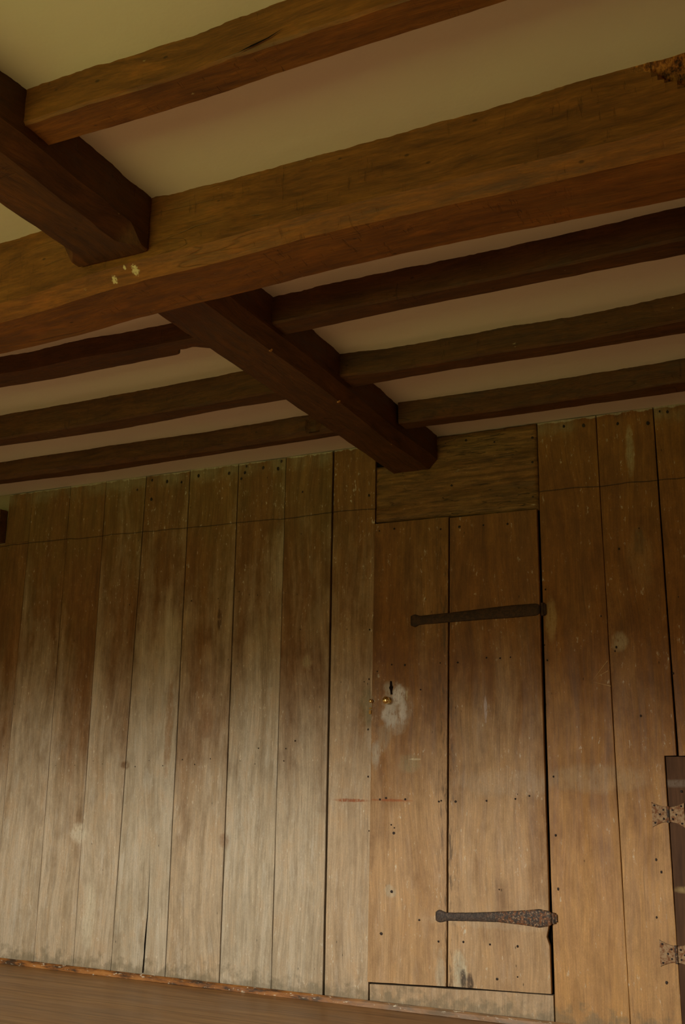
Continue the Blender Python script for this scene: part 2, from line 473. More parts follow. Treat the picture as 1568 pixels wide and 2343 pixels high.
def lerp(tab, s, i=1):
    return float(np.interp(s, [t[0] for t in tab], [t[i] for t in tab]))

def W(px, py, y=0.0):
    """point of the photograph on the vertical plane y (the board wall is y = 0)"""
    v = Vector(((px - 784) / FPX, (py - 1171.5) / FPX, 1.0))
    q = Vector(tuple(sum(RT[i][j] * v[i] for i in range(3)) for j in range(3)))
    t = (y - CAM.y) / q.y
    return CAM.x + t * q.x, CAM.z + t * q.z

# ------------------------------------------------------------------ room shell
T = 0.2
bm = bmesh.new()
box(bm, (XL - T, YB - T, FZ - 0.1), (XR + T, 0.3, FZ))
tag(link('floor', bm, M['floor']), 'waxed brown floor of boards running along the plank wall', 'floor', kind='structure')

bm = bmesh.new()            # ceiling plaster, slightly uneven
nx, ny = 138, 108
g = [[bm.verts.new((XL - T + (XR - XL + 2 * T) * i / nx, YB - T + (0.3 - YB + T) * j / ny, 0)) for j in range(ny + 1)] for i in range(nx + 1)]
for row in g:
    for v in row:
        v.co.z = H + 0.004 * n1(v.co.x * 1.7, v.co.y * 1.7) + 0.0015 * n1(v.co.x * 6, v.co.y * 6, 3)
for i in range(nx):
    for j in range(ny):
        bm.faces.new((g[i][j], g[i + 1][j], g[i + 1][j + 1], g[i][j + 1]))
tops = [bm.verts.new((x, y, H + 0.25)) for x, y in ((XL - T, YB - T), (XR + T, YB - T), (XR + T, 0.3), (XL - T, 0.3))]
bm.faces.new(tops)
for a, b, line in ((0, 1, [g[i][0] for i in range(nx + 1)]), (1, 2, g[nx]), (2, 3, [g[i][ny] for i in range(nx, -1, -1)]), (3, 0, g[0][::-1])):
    bm.faces.new([tops[b], tops[a]] + line)
tag(link('ceiling', bm, M['plaster'], smooth=False), 'off-white uneven plaster ceiling between the dark beams', 'ceiling', kind='structure')
for q in bpy.data.objects['ceiling'].data.polygons: q.use_smooth = len(q.vertices) == 4 and q.normal.z < -0.9

bm = bmesh.new(); box(bm, (XL - T, YB - T, FZ), (XL, 0.3, H + 0.02))
tag(link('wall_left', bm, M['wallplaster']), 'plastered left side wall of the room', 'wall', kind='structure')
bm = bmesh.new(); box(bm, (XR, YB - T, FZ), (XR + T, 0.3, H + 0.02))
tag(link('wall_right', bm, M['wallplaster']), 'plastered right side wall of the room', 'wall', kind='structure')
bm = bmesh.new()            # rear wall with the window that lights the room
x0, x1, z0, z1 = WIN
box(bm, (XL, YB - T, FZ), (x0, YB, H + 0.02)); box(bm, (x1, YB - T, FZ), (XR, YB, H + 0.02))
box(bm, (x0, YB - T, FZ), (x1, YB, z0)); box(bm, (x0, YB - T, z1), (x1, YB, H + 0.02))
tag(link('wall_rear', bm, M['wallplaster']), 'plastered rear wall pierced by the window', 'wall', kind='structure')
bm = bmesh.new()
for a, b in (((x0, z0), (x1, z0 + .05)), ((x0, z1 - .05), (x1, z1)), ((x0, z0), (x0 + .05, z1)), ((x1 - .05, z0), (x1, z1)), (((x0 + x1) / 2 - .03, z0), ((x0 + x1) / 2 + .03, z1))):
    box(bm, (a[0], YB - 0.13, a[1]), (b[0], YB - 0.07, b[1]))
tag(link('window_1', bm, M['beam_y']), 'oak frame of the long low window', 'window', kind='structure')

# ------------------------------------------------------------------ the board wall
def paint(bm, faces, tone):
    lay = bm.loops.layers.float_color.get('tone') or bm.loops.layers.float_color.new('tone')
    for fc in faces:
        for lp in fc.loops: lp[lay] = (tone[0], tone[1], tone[2], 1)

def board(bm, xa, xb, za, zb, tone, gap=(0.0015, 0.0015), y0=-0.0, th=0.022, wob=0.0015, seed=0.0, topw=0.003, botw=0.0015, mat=0, xa2=None, xb2=None, right=None, bottom=None, top=None, cut=None):
    """one upright board: cupped face, eased wandering edges, worn ends. xa/xb at the foot, xa2/xb2 at the head"""
    xa2 = xa if xa2 is None else xa2
    xb2 = xb if xb2 is None else xb2
    nz = max(6, int((zb - za) / 0.03))
    prof = [(0, th), (0, 0.004), (0.0009, 0.0008), (0.003, 0.0), (0.2, 0), (0.35, 0), (0.5, 0), (0.65, 0), (0.8, 0), (-0.003, 0.0), (-0.0009, 0.0008), (0, 0.004), (0, th)]
    rows = []
    ts = [j / nz for j in range(nz + 1)]
    if cut: ts = sorted([t for t in ts] + [(cut - 0.0006 - za) / (zb - za), (cut + 0.0006 - za) / (zb - za)])
    nz = len(ts) - 1
    for j, t in enumerate(ts):
        z = za + (zb - za) * t
        ea = xa + (xa2 - xa) * t + gap[0] + wob * fb(z * 2.3, seed, 1.1) + 0.0006 * n1(z * 30, seed)
        eb = xb + (xb2 - xb) * t - gap[1] + wob * fb(z * 2.3, seed, 7.7) + 0.0006 * n1(z * 30, seed, 4)
        if right: eb -= right(z)
        row = []
        for i, (u, yy) in enumerate(prof):
            if i < 4: x = ea + u
            elif i > 8: x = eb + u
            else: x = ea + (eb - ea) * u
            w = (x - ea) / max(1e-4, eb - ea)
            y = y0 + yy - 0.0018 * math.sin(math.pi * w) * n1(seed * 3.1, z * 0.6) * 2 + 0.0006 * n1(x * 14, z * 3, seed)
            zz = z
            if top: zz += top(x) * t
            if j == nz: zz += topw * fb(x * 22, seed, 2.2)
            if j == 0: zz += botw * fb(x * 26, seed, 5.2) + (bottom(x) if bottom else 0)
            row.append(bm.verts.new((x, y, zz)))
        rows.append(row)
    fs = []
    for j in range(nz):
        for i in range(len(prof) - 1):
            fs.append(bm.faces.new((rows[j][i], rows[j][i + 1], rows[j + 1][i + 1], rows[j + 1][i])))
        fs.append(bm.faces.new((rows[j][-1], rows[j][0], rows[j + 1][0], rows[j + 1][-1])))
    fs.append(bm.faces.new(rows[0])); fs.append(bm.faces.new(rows[-1][::-1]))
    for q in fs: q.material_index = mat
    paint(bm, fs, tone)
    return fs

def disc(bm, x, z, r, y, mat, h=0.002, n=8, sx_=1.0):
    """low domed nail head or plugged hole on the wall face"""
    c = bm.verts.new((x, y - h, z))
    ring = [bm.verts.new((x + sx_ * r * (1 + .15 * random.uniform(-1, 1)) * math.cos(6.2832 * i / n), y, z + r * (1 + .15 * random.uniform(-1, 1)) * math.sin(6.2832 * i / n))) for i in range(n)]
    mid = [bm.verts.new((x + (v.co.x - x) * .6, y - h * .8, z + (v.co.z - z) * .6)) for v in ring]
    for i in range(n):
        k = (i + 1) % n
        for q in ((ring[i], ring[k], mid[k], mid[i]), (mid[i], mid[k], c)):
            fc = bm.faces.new(q); fc.material_index = mat; fc.smooth = True

bm = bmesh.new()
bm.loops.layers.float_color.new('tone')
# left-hand boards: foot x, head x, paleness, warmth
SEAM = [(-4.80, -4.80), (-4.50, -4.50), (-4.235, -4.235), (-3.956, -3.96), (-3.676, -3.694), (-3.434, -3.453), (-3.212, -3.191), (-2.906, -2.918), (-2.616, -2.628), (-2.353, -2.357), (-2.100, -2.099), (-1.893, -1.876)]
PALE = [0.35, 0.35, 0.28, 0.46, 0.40, 0.60, 0.74, 0.54, 0.72, 0.60, 0.66]
WARM = [0.2, 0.2, 0.10, 0.14, 0.16, 0.14, 0.04, 0.20, 0.06, 0.12, 0.34]
GAPS = [.0015, .0015, .001, .001, .001, .001, .0022, .0022, .0022, .0014, .0048, 0.001]
for i in range(len(SEAM) - 1):
    zt = 2.3985 + 0.004 * random.uniform(-1, 1)
    if i < 3: zt = 2.112
    if i == 10:
        zt = 2.398
    board(bm, SEAM[i][0], SEAM[i + 1][0], 0.0, zt, (0.13 + i * 0.083, PALE[i], WARM[i]), (GAPS[i], GAPS[i + 1]), seed=i * 3.7 + 1, topw=0.003, xa2=SEAM[i][1], xb2=SEAM[i + 1][1], y0=0.0004 * (i % 3))
board(bm, -4.128, -3.958, 2.114, 2.396, (0.31, 0.1, 0.1), (.001, .001), seed=61, topw=0.008)
board(bm, -5.185, -4.80, 0.0, 2.112, (0.66, 0.35, 0.2), (.0015, .0015), seed=55)
# right-hand boards
RS = [(-1.115, -1.106), (-0.833, -0.850), (-0.602, -0.613), (-0.33, -0.34), (-0.05, -0.05), (0.22, 0.22), (0.5, 0.5), (0.78, 0.78), (1.08, 1.08), (1.38, 1.38), (1.69, 1.69)]
RP = [0.28, 0.30, 0.12, 0.2, 0.1, 0.2, 0.1, 0.3, 0.2, 0.1]
RW = [0.92, 0.88, 1.0, 0.7, 0.7, 0.8, 0.6, 0.7, 0.7, 0.7]
for i in range(len(RS) - 1):
    za = 0.985 if i in (2, 3) else 0.0
    board(bm, RS[i][0], RS[i + 1][0], za, 2.3985 + 0.003 * random.uniform(-1, 1), (0.57 + i * 0.071, RP[i], RW[i]), (.0010 if i != 2 else .0018, .0010 if i != 1 else .0016), seed=i * 5.1 + 40, topw=0.005, xa2=RS[i][1], xb2=RS[i + 1][1],
          right=(lambda z: 0.0445 if z < 0.985 else 0.0) if i == 1 else None, cut=0.985 if i == 1 else None)
# short board under the door
board(bm, -1.890, -1.117, 0.0, 0.0625, (0.77, 0.52, 0.45), (.0008, .0008), seed=91, y0=0.003, top=lambda x: 0.029 * (x + 1.89) / 0.773)
# nail holes and nails of the wall, as pale rimmed dark dots
HOLES = [(315, 1121, 4), (349, 1099, 4), (383, 1102, 5), (416, 1104, 4), (455, 1089, 5), (525, 1083, 5), (561, 1082, 5), (603, 1071, 5), (565, 1067, 4), (553, 1096, 4), (637, 1073, 5), (645, 1056, 4), (347, 1143, 5), (693, 1126, 3), (845, 1134, 4),
         (238, 1346, 2), (297, 1384, 3), (327, 1375, 2), (357, 1377, 2), (392, 1372, 2), (439, 1375, 4), (500, 1370, 3), (548, 1354, 3), (590, 1362, 3), (655, 1356, 2), (690, 1332, 2), (688, 1440, 3),
         (128, 1752, 2), (172, 1751, 2), (214, 1741, 2), (235, 1748, 2), (310, 1754, 3), (373, 1752, 3), (342, 1740, 2), (418, 1738, 3), (446, 1749, 3), (482, 1736, 3), (550, 1741, 2), (592, 1712, 3), (584, 1748, 2), (650, 1741, 3), (655, 1713, 3), (676, 1695, 4), (690, 1222, 3),
         (847, 1441, 4), (845, 1554, 4), (834, 1560, 2), (843, 1669, 4), (843, 1777, 4), (845, 1901, 3), (848, 2166, 5),
         (1249, 1349, 4), (1253, 1511, 4), (1247, 1476, 3), (1376, 1410, 4), (1411, 1481, 5), (1408, 1490, 4), (1417, 1256, 5), (1467, 1638, 5), (1267, 1777, 4), (1272, 1911, 5), (1278, 2034, 5), (1502, 1967, 5), (1514, 1995, 5), (1503, 2099, 4), (1526, 2248, 6), (1336, 974, 5), (1291, 976, 4), (1414, 970, 4), (1483, 969, 5), (1528, 943, 4), (1463, 1209, 3), (1553, 1366, 3), (1541, 1541, 5), (1510, 942, 3),
         (185, 2344 - 245, 0)]
for px, py, rr in HOLES:
    if rr:
        x, z = W(px, py)
        disc(bm, x, z, rr * (0.0019 if py < 1145 else 0.0011), -0.0032, 1, 0.0012, sx_=0.7)
# the triangle scratched into the board beside the door
for a, b in (((1355, 1559), (1391, 1512)), ((1355, 1560), (1399, 1570)), ((1362, 1552), (1392, 1535))):
    (xa, za), (xb, zb) = W(*a), W(*b)
    dx, dz = xb - xa, zb - za
    L = math.hypot(dx, dz)
    nx_, nz_ = -dz / L * 0.0011, dx / L * 0.0011
    vs = [bm.verts.new(p) for p in ((xa, -0.0032, za), (xb + nx_, -0.0032, zb + nz_), (xb - nx_, -0.0032, zb - nz_))]
    fc = bm.faces.new(vs); fc.material_index = 3
for pts in (((345, 1950), (340, 2080), (332.5, 2160), (326, 2226), (329, 2226), (331, 2160), (338.8, 2080)), ((1250, 2118), (1257, 2123), (1256, 2135), (1251, 2130))):
    q = [W(*p) for p in pts]
    fc = bm.faces.new([bm.verts.new((x, -0.0036, z)) for x, z in q]); fc.material_index = 2
# backing behind the gaps, and the plastered top left
box(bm, (XL, 0.028, FZ), (XR, 0.1, H + 0.01), 2)
M['scratch'] = simple('scratched_bare_wood', (0.62, 0.43, 0.20), 0.7, 0.2, var=0.15)
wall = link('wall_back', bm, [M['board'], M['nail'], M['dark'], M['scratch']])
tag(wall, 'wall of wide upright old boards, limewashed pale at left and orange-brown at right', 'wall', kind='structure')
bm = bmesh.new()
box(bm, (XL, 0.006, 2.114), (-4.13, 0.028, H + 0.005))
M['oldplaster'] = plaster('shaded_plaster', (0.30, 0.24, 0.14), (0.34, 0.28, 0.16))  # colour darkened to give this window-facing infill the tone of shade
tag(link('trim_3', bm, M['oldplaster']), 'plaster infill above the boards at the far left end', 'trim', kind='structure')

# lintel board over the door
bm = bmesh.new()
bm.loops.layers.float_color.new('tone')
NXL, NZL = 60, 26
rows = []
for j in range(NZL + 1):
    row = []
    for i in range(NXL + 1):
        u = i / NXL
        x = -1.8715 + u * (1.8715 - 1.109)
        zb_ = 2.024 - 0.017 * u + 0.004 * fb(x * 9, 3.3)
        zt_ = (2.287 if x < -1.74 else 2.396) + 0.004 * fb(x * 14, 8.8)
        v = j / NZL
        z = zb_ + (zt_ - zb_) * v
        e = 0.006 if (i in (0, NXL) or j in (0, NZL)) else 0
        row.append(bm.verts.new((x, -0.006 + e - 0.004 * fb(x * 3, z * 26, 2), z)))
    rows.append(row)
fs = []
for j in range(NZL):
    for i in range(NXL):
        fs.append(bm.faces.new((rows[j][i], rows[j][i + 1], rows[j + 1][i + 1], rows[j + 1][i])))
rim = rows[0] + [rows[j][-1] for j in range(1, NZL + 1)] + rows[-1][-2::-1] + [rows[j][0] for j in range(NZL - 1, 0, -1)]
back = [bm.verts.new((v.co.x, 0.024, v.co.z)) for v in rim]
for i in range(len(rim)):
    k = (i + 1) % len(rim)
    fs.append(bm.faces.new((rim[i], back[i], back[k], rim[k])))
for q in fs: q.smooth = True
paint(bm, fs, (0.21, -0.25, 0.35))
for px, py, rr in ((1068, 1009, 4), (1220, 1059, 4), (1221, 1138, 3), (1220, 1003, 4), (1133, 1013, 3), (1035, 1112, 4)):
    x, z = W(px, py); disc(bm, x, z, rr * 0.0014, -0.010, 1, 0.0015)
tag(link('trim_1', bm, [M['lintel'], M['nail']]), 'rough horizontal lintel board above the plank door', 'lintel', kind='structure')

# narrow skirting fillet at the foot of the boards
bm = bmesh.new()
bm.loops.layers.float_color.new('tone')
n = 260
sec = [(0.0, 0.0), (-0.008, 0.001), (-0.014, -0.006), (-0.016, -0.024), (0.0, -0.0245)]
rows = []
for i in range(n + 1):
    x = XL + 0.01 + (XR - XL - 0.02) * i / n
    rows.append([bm.verts.new((x, yy + (0.003 * fb(x * 6, k) if 0 < k < 4 else 0), zz + (0.0025 * fb(x * 9, k, 4) if 0 < k < 3 else 0))) for k, (yy, zz) in enumerate(sec)])
fs = []
for i in range(n):
    for k in range(5):
        l = (k + 1) % 5
        fs.append(bm.faces.new((rows[i][k], rows[i][l], rows[i + 1][l], rows[i + 1][k])))
fs += [bm.faces.new(rows[0]), bm.faces.new(rows[-1])]
paint(bm, fs, (0.5, 0, 0))
s = N('worn_orange_skirting')
a = s.noise(s.scale(s.co, (9, 20, 40)), 5, 0.65)
b = s.noise(s.scale(s.co, (26, 60, 90)), 4, 0.7)
c = s.ramp(a, [(0.38, (0.055, 0.030, 0.014)), (0.50, (0.25, 0.095, 0.020)), (0.66, (0.40, 0.17, 0.04))])
X, Y, Z = s.sep(s.co)
c = s.mix(s.mul(s.step(X, -2.3, -1.7), 0.55), c, (0.30, 0.20, 0.11))
c = s.mix(s.step(b, 0.60, 0.66), c, (0.62, 0.55, 0.40))
s.bump(b, 0.5, 0.003)
M['skirting'] = s.end(c, 0.5, 0.4)
tag(link('baseboard_back', bm, M['skirting']), 'thin worn orange skirting strip between plank wall and floor', 'baseboard', kind='structure')

# ------------------------------------------------------------------ plank door
door = empty('door_1', (-1.5, -0.02, 0.07))
tag(door, 'low brown two-board plank door with iron strap hinges and brass knob', 'door', kind='structure')
DY = -0.0155
def part(name, bm, mats, parent, smooth=False, label=None):
    o = link(name, bm, mats, smooth=smooth)
    top = parent
    keep(o, parent) if parent.type == 'EMPTY' else setattr(o, 'parent', parent)
    if label: o['label'] = label
    return o
NAILS_L = [(903, 1210, 4), (1009, 1211, 4), (869, 1215, 3), (897, 1521, 3), (927, 1522, 4), (1008, 1517, 3), (963, 1578, 3), (1005, 1834, 4), (870, 1829, 5), (884, 1826, 4), (928, 1829, 5), (1010, 1832, 4), (902, 1906, 5), (903, 1894, 3), (896, 1887, 3), (873, 2136, 5), (1004, 2154, 4), (864, 1536, 3), (897, 2035 + 5, 5), (960, 2105, 4)]
NAILS_R = [(1052, 1206, 5), (1107, 1202, 4), (1162, 1199, 4), (1048, 1516, 4), (1114, 1505, 4), (1145, 1506, 3), (1169, 1504, 3), (1043, 1834, 4), (1114, 1832, 4), (1180, 1828, 4), (1212, 1821, 3), (1061, 2155, 4), (1122, 2161, 4), (1185, 2165, 4), (1138, 2240, 4), (1185, 2235, 3), (1143, 2035, 3), (1185, 1817, 2)]
bm = bmesh.new(); bm.loops.layers.float_color.new('tone')
board(bm, -1.893, -1.5445, 0.072, 2.012, (0.91, 0.30, 0.68), (.001, .002), y0=DY, th=0.018, seed=71, xa2=-1.874, xb2=-1.513, topw=0.001, bottom=lambda x: 0.014 * (x + 1.893) / 0.35)
for px, py, rr in NAILS_L:
    x, z = W(px, py, DY); disc(bm, x, z, rr * random.uniform(0.0009, 0.0013), DY - 0.003, 1, 0.0016)
part('door_board', bm, [M['door'], M['nail']], door, label='left door board, holding the knob')
bm = bmesh.new(); bm.loops.layers.float_color.new('tone')
def rgt(z):
    q = 0.0
    if 0.275 < z < 0.335: q = 0.011 * math.sin(math.pi * (z - 0.275) / 0.06) ** 0.7
    return q
board(bm, -1.5415, -1.1195, 0.087, 2.006, (0.37, 0.32, 0.62), (.0015, .0012), y0=DY, th=0.018, seed=77, xa2=-1.510, xb2=-1.1145, topw=0.001, botw=0.002, right=rgt,
      bottom=lambda x: 0.012 * (x + 1.5415) / 0.42 + (0.006 if -1.50 < x < -1.44 else 0))
for px, py, rr in NAILS_R:
    x, z = W(px, py, DY); disc(bm, x, z, rr * random.uniform(0.0009, 0.0013), DY - 0.003, 1, 0.0016)
part('door_board', bm, [M['door'], M['nail']], door, label='right door board, carrying both hinges')

def sphere(bm, c, r, sy=1.0, n=20, m=12):
    c = Vector(c)
    rows = []
    for j in range(1, m):
        t = math.pi * j / m
        rows.append([bm.verts.new(c + Vector((r * math.sin(t) * math.cos(6.28318 * i / n), -r * sy * math.cos(t), r * math.sin(t) * math.sin(6.28318 * i / n)))) for i in range(n)])
    a = bm.verts.new(c + Vector((0, -r * sy, 0))); b = bm.verts.new(c + Vector((0, r * sy, 0)))
    for i in range(n):
        k = (i + 1) % n
        bm.faces.new((a, rows[0][i], rows[0][k])); bm.faces.new((b, rows[-1][k], rows[-1][i]))
        for j in range(m - 2): bm.faces.new((rows[j][i], rows[j + 1][i], rows[j + 1][k], rows[j][k]))
def lathe_y(bm, x, z, prof, n=20):
    """turned shape about an axis pointing out of the wall: prof = [(y, radius)]"""
    rows = [[bm.verts.new((x + rr * math.cos(6.28318 * i / n), y, z + rr * math.sin(6.28318 * i / n))) for i in range(n)] for y, rr in prof]
    for j in range(len(rows) - 1):
        for i in range(n):
            k = (i + 1) % n
            bm.faces.new((rows[j][i], rows[j + 1][i], rows[j + 1][k], rows[j][k]))
    bm.faces.new(rows[0]); bm.faces.new(rows[-1])
kx, kz = W(883, 1602, -0.052)
bm = bmesh.new()
sphere(bm, (kx, -0.050, kz), 0.0165, 0.85)
lathe_y(bm, kx, kz, [(DY - 0.0005, 0.012), (DY - 0.004, 0.0115), (DY - 0.006, 0.007), (-0.040, 0.0065)])
part('door_knob', bm, M['brass'], door, smooth=True, label='small round brass knob')
# keyhole: slit with a wider waist, sunk into a dark lined recess
kh = [(893.5, 1558), (897, 1559), (898, 1568), (900, 1572), (899, 1577), (898, 1583), (899, 1589), (894.5, 1589.5), (893.5, 1580), (891, 1574), (893, 1569)]
bm = bmesh.new()
f0 = [bm.verts.new((W(a, b, DY)[0], DY - 0.0026, W(a, b, DY)[1])) for a, b in kh]
f1 = [bm.verts.new((v.co.x, DY + 0.001, v.co.z)) for v in f0]
bm.faces.new(f0)
for i in range(len(f0)):
    k = (i + 1) % len(f0); bm.faces.new((f0[i], f0[k], f1[k], f1[i]))
part('keyhole', bm, M['dark'], door, label='narrow dark keyhole')

def strap(name, topline, botline, mat, y, th, label, pin, matp):
    """forged strap: outline given by upper and lower edge points, domed section"""
    bm = bmesh.new()
    T_ = [W(a, b, y) for a, b in topline]; B_ = [W(a, b, y) for a, b in botline]
    xs0, xs1 = T_[0][0], T_[-1][0]
    n = 60
    rows = []
    for i in range(n + 1):
        x = xs0 + (xs1 - xs0) * i / n
        zt = float(np.interp(x, [q[0] for q in T_], [q[1] for q in T_])) + 0.0008 * fb(x * 60, 1)
        zb = float(np.interp(x, [q[0] for q in B_], [q[1] for q in B_])) + 0.0008 * fb(x * 60, 5)
        if i in (0, n): zt, zb = zt - 0.003, zb + 0.003
        row = []
        for v, dy in ((0, 0), (0.02, -th * .6), (0.12, -th), (0.5, -th * 1.15), (0.88, -th), (0.98, -th * .6), (1, 0)):
            row.append(bm.verts.new((x, y + dy + (0.0006 * fb(x * 50, v * 3, 2) if dy else 0), zb + (zt - zb) * v)))
        rows.append(row)
    for i in range(n):
        for k in range(6): bm.faces.new((rows[i][k], rows[i][k + 1], rows[i + 1][k + 1], rows[i + 1][k]))
        bm.faces.new((rows[i][6], rows[i][0], rows[i + 1][0], rows[i + 1][6]))
    bm.faces.new(rows[0]); bm.faces.new(rows[-1])
    for u in (0.03, 0.22, 0.45, 0.66, 0.86):
        i = int(u * n); v = rows[i][3].co
        disc(bm, v.x, v.z, 0.0055, v.y + 0.0005, 0, 0.002)
    o = part(name, bm, mat, door, smooth=True, label=label)
    bm = bmesh.new()
    x, z0_, z1_ = pin
    n = 14
    for r_, za, zb in ((0.0085, z0_, z1_),):
        rr = []
        for z in (za, za + .001, zb - .001, zb):
            k = 0.8 if z in (za, zb) else 1
            rr.append([bm.verts.new((x + r_ * k * math.cos(6.28318 * i / n), -0.010 + r_ * k * math.sin(6.28318 * i / n), z)) for i in range(n)])
        for j in range(3):
            for i in range(n): bm.faces.new((rr[j][i], rr[j][(i + 1) % n], rr[j + 1][(i + 1) % n], rr[j + 1][i]))
        bm.faces.new(rr[0]); bm.faces.new(rr[-1])
    box(bm, (x - 0.002, -0.012, z0_ + 0.006), (x + 0.014, 0.0, z1_ - 0.006))
    p = link('hinge_pin', bm, matp)
    p.parent = o
    return o
a, z = W(1243, 1392, -0.018)
strap('strap_hinge', [(941, 1408), (950, 1406), (962, 1409), (1030, 1402), (1120, 1391), (1170, 1385), (1225, 1381), (1236, 1384)], [(943, 1433), (952, 1436), (958, 1430), (1030, 1424), (1120, 1417), (1170, 1414), (1225, 1409), (1237, 1404)], M['iron_dark'], DY - 0.002, 0.005, 'upper strap hinge, dark and tilted', (W(1243, 1392)[0] , W(1243, 1410)[1], W(1243, 1380)[1]), M['iron_dark'])
strap('strap_hinge', [(998, 2084), (1006, 2081), (1022, 2088), (1080, 2088), (1140, 2086), (1200, 2083), (1235, 2080), (1262, 2086)], [(999, 2108), (1008, 2111), (1024, 2107), (1080, 2108), (1140, 2110), (1200, 2117), (1235, 2123), (1262, 2118)], M['iron'], DY - 0.002, 0.005, 'lower strap hinge, speckled with rust', (W(1268, 2100)[0], W(1268, 2113)[1], W(1268, 2088)[1]), M['iron'])

# brass catch on the board left of the door
c0 = W(848.5, 1604, -0.03)
ct = empty('door_catch', (c0[0], -0.004, c0[1]))
tag(ct, 'tiny brass catch on the board at the left edge of the plank door', 'catch')
bm = bmesh.new(); sphere(bm, (c0[0], -0.030, c0[1]), 0.0085, 0.9)
lathe_y(bm, c0[0], c0[1], [(-0.001, 0.006), (-0.004, 0.004), (-0.026, 0.0035)])
keep(link('catch_knob', bm, M['brass'], smooth=True), ct)
bm = bmesh.new()
for (ax_, ay), (bx_, by) in (((844.5, 1634), (850, 1625)), ((845, 1622), (851, 1619))):
    p, q = W(ax_, ay, -0.01), W(bx_, by, -0.01)
    box(bm, (p[0], -0.012, p[1]), (q[0], -0.001, q[1]))
bmesh.ops.bevel(bm, geom=bm.edges[:], offset=0.001, segments=2, affect='EDGES')
keep(link('catch_plate', bm, M['brass']), ct)

# ------------------------------------------------------------------ dark cupboard door at lower right
cup = empty('door_2', (-0.35, -0.01, 0.0))
tag(cup, 'dark reddish-brown low cupboard door with rusty butterfly hinges at right edge', 'door', kind='structure')
bm = bmesh.new(); bm.loops.layers.float_color.new('tone')
XD = [-0.6495, -0.36, -0.055]
for i in range(2):
    board(bm, XD[i], XD[i + 1], 0.002, 0.981, (0.05 + i * .4, -0.9, 0.3), (.0008, .0008), y0=0.001, th=0.02, seed=131 + i, topw=0.001, wob=0.001)
for px, py, rr in ((1560, 1811, 4),):
    x, z = W(px, py); disc(bm, x, z, rr * .0013, -0.003, 1, .0016)
M['cupboard'] = None
s = N('dark_stained_wood')
a = s.noise(s.scale(s.co, (24, 24, 3)), 5, 0.6); b = s.noise(s.scale(s.co, (6, 6, 14)), 4, 0.6)
c = s.ramp(a, [(0.3, (0.050, 0.024, 0.012)), (0.55, (0.10, 0.048, 0.022)), (0.75, (0.16, 0.075, 0.034))])
X, Y, Z = s.sep(s.co)
c = s.mix(s.mul(s.spot(X, Z, -0.5, 0.882, 0.6, 0.014, s.mul(s.sub(b, .5), 2.0)), 0.5), c, (0.26, 0.21, 0.16))
c = s.mix(s.mul(s.spot(X, Z, -0.58, 0.50, 0.06, 0.013, s.mul(s.sub(b, .5), 3.0)), 0.8), c, (0.34, 0.24, 0.10))
s.bump(a, 0.3, 0.002)
M['cupboard'] = s.end(c, 0.65, 0.12)
keep(link('door_panel', bm, [M['cupboard'], M['nail']]), cup)

def butterfly(cxp, pts_z, name_label):
    """two flared wings about a barrel; cxp = barrel x"""
    zt_o, zb_o, zt_i, zb_i, wl = pts_z
    bm = bmesh.new()
    for sgn in (-1, 1):
        n = 14
        rows = []
        for i in range(n + 1):
            u = i / n
            e = u ** 1.7
            x = cxp + sgn * (0.006 + (wl - 0.006) * u)
            zt = zt_i + (zt_o - zt_i) * e; zb = zb_i + (zb_o - zb_i) * e
            rows.append([bm.verts.new((x, yy, zb + (zt - zb) * v)) for v, yy in ((0, -0.002), (0.03, -0.0055), (0.33, -0.006), (0.66, -0.006), (0.97, -0.0055), (1, -0.002))])
        for i in range(n):
            for k in range(5): bm.faces.new((rows[i][k], rows[i][k + 1], rows[i + 1][k + 1], rows[i + 1][k]))
            bm.faces.new((rows[i][5], rows[i][0], rows[i + 1][0], rows[i + 1][5]))
        bm.faces.new(rows[0]); bm.faces.new(rows[-1])
        zc, dz = (zt_i + zb_i) / 2, (zt_o - zb_o)
        for u, v in ((0.82, 0.36), (0.82, -0.36), (0.5, 0.0), (0.28, 0.22), (0.28, -0.22)):
            disc(bm, cxp + sgn * wl * u, zc + dz * v * (0.95 if u > .6 else .8), 0.0042, -0.0058, 1, 0.002)
    o = link('butterfly_hinge', bm, [M['rust'], M['nail']])
    o['label'] = name_label
    keep(o, cup)
    bm = bmesh.new()
    n = 12
    rr = [[bm.verts.new((cxp + 0.0055 * math.cos(6.28318 * i / n), -0.008 + 0.0055 * math.sin(6.28318 * i / n), z)) for i in range(n)] for z in (zb_i - 0.002, zt_i + 0.002)]
    for i in range(n): bm.faces.new((rr[0][i], rr[0][(i + 1) % n], rr[1][(i + 1) % n], rr[1][i]))
    bm.faces.new(rr[0]); bm.faces.new(rr[1])
    b = link('hinge_barrel', bm, M['iron'])
    b.parent = o
    return o
butterfly(W(1530, 1863)[0], (W(1491, 1835)[1], W(1495, 1893)[1], W(1527, 1846)[1], W(1527, 1881)[1], W(1530, 1863)[0] - W(1493, 1863)[0]), 'upper butterfly hinge, rust and cream flecked')
butterfly(W(1549, 2184)[0], (W(1508, 2149)[1], W(1513, 2212)[1], W(1546, 2164)[1], W(1546, 2203)[1], W(1549, 2184)[0] - W(1511, 2184)[0]), 'lower butterfly hinge, mostly pale')

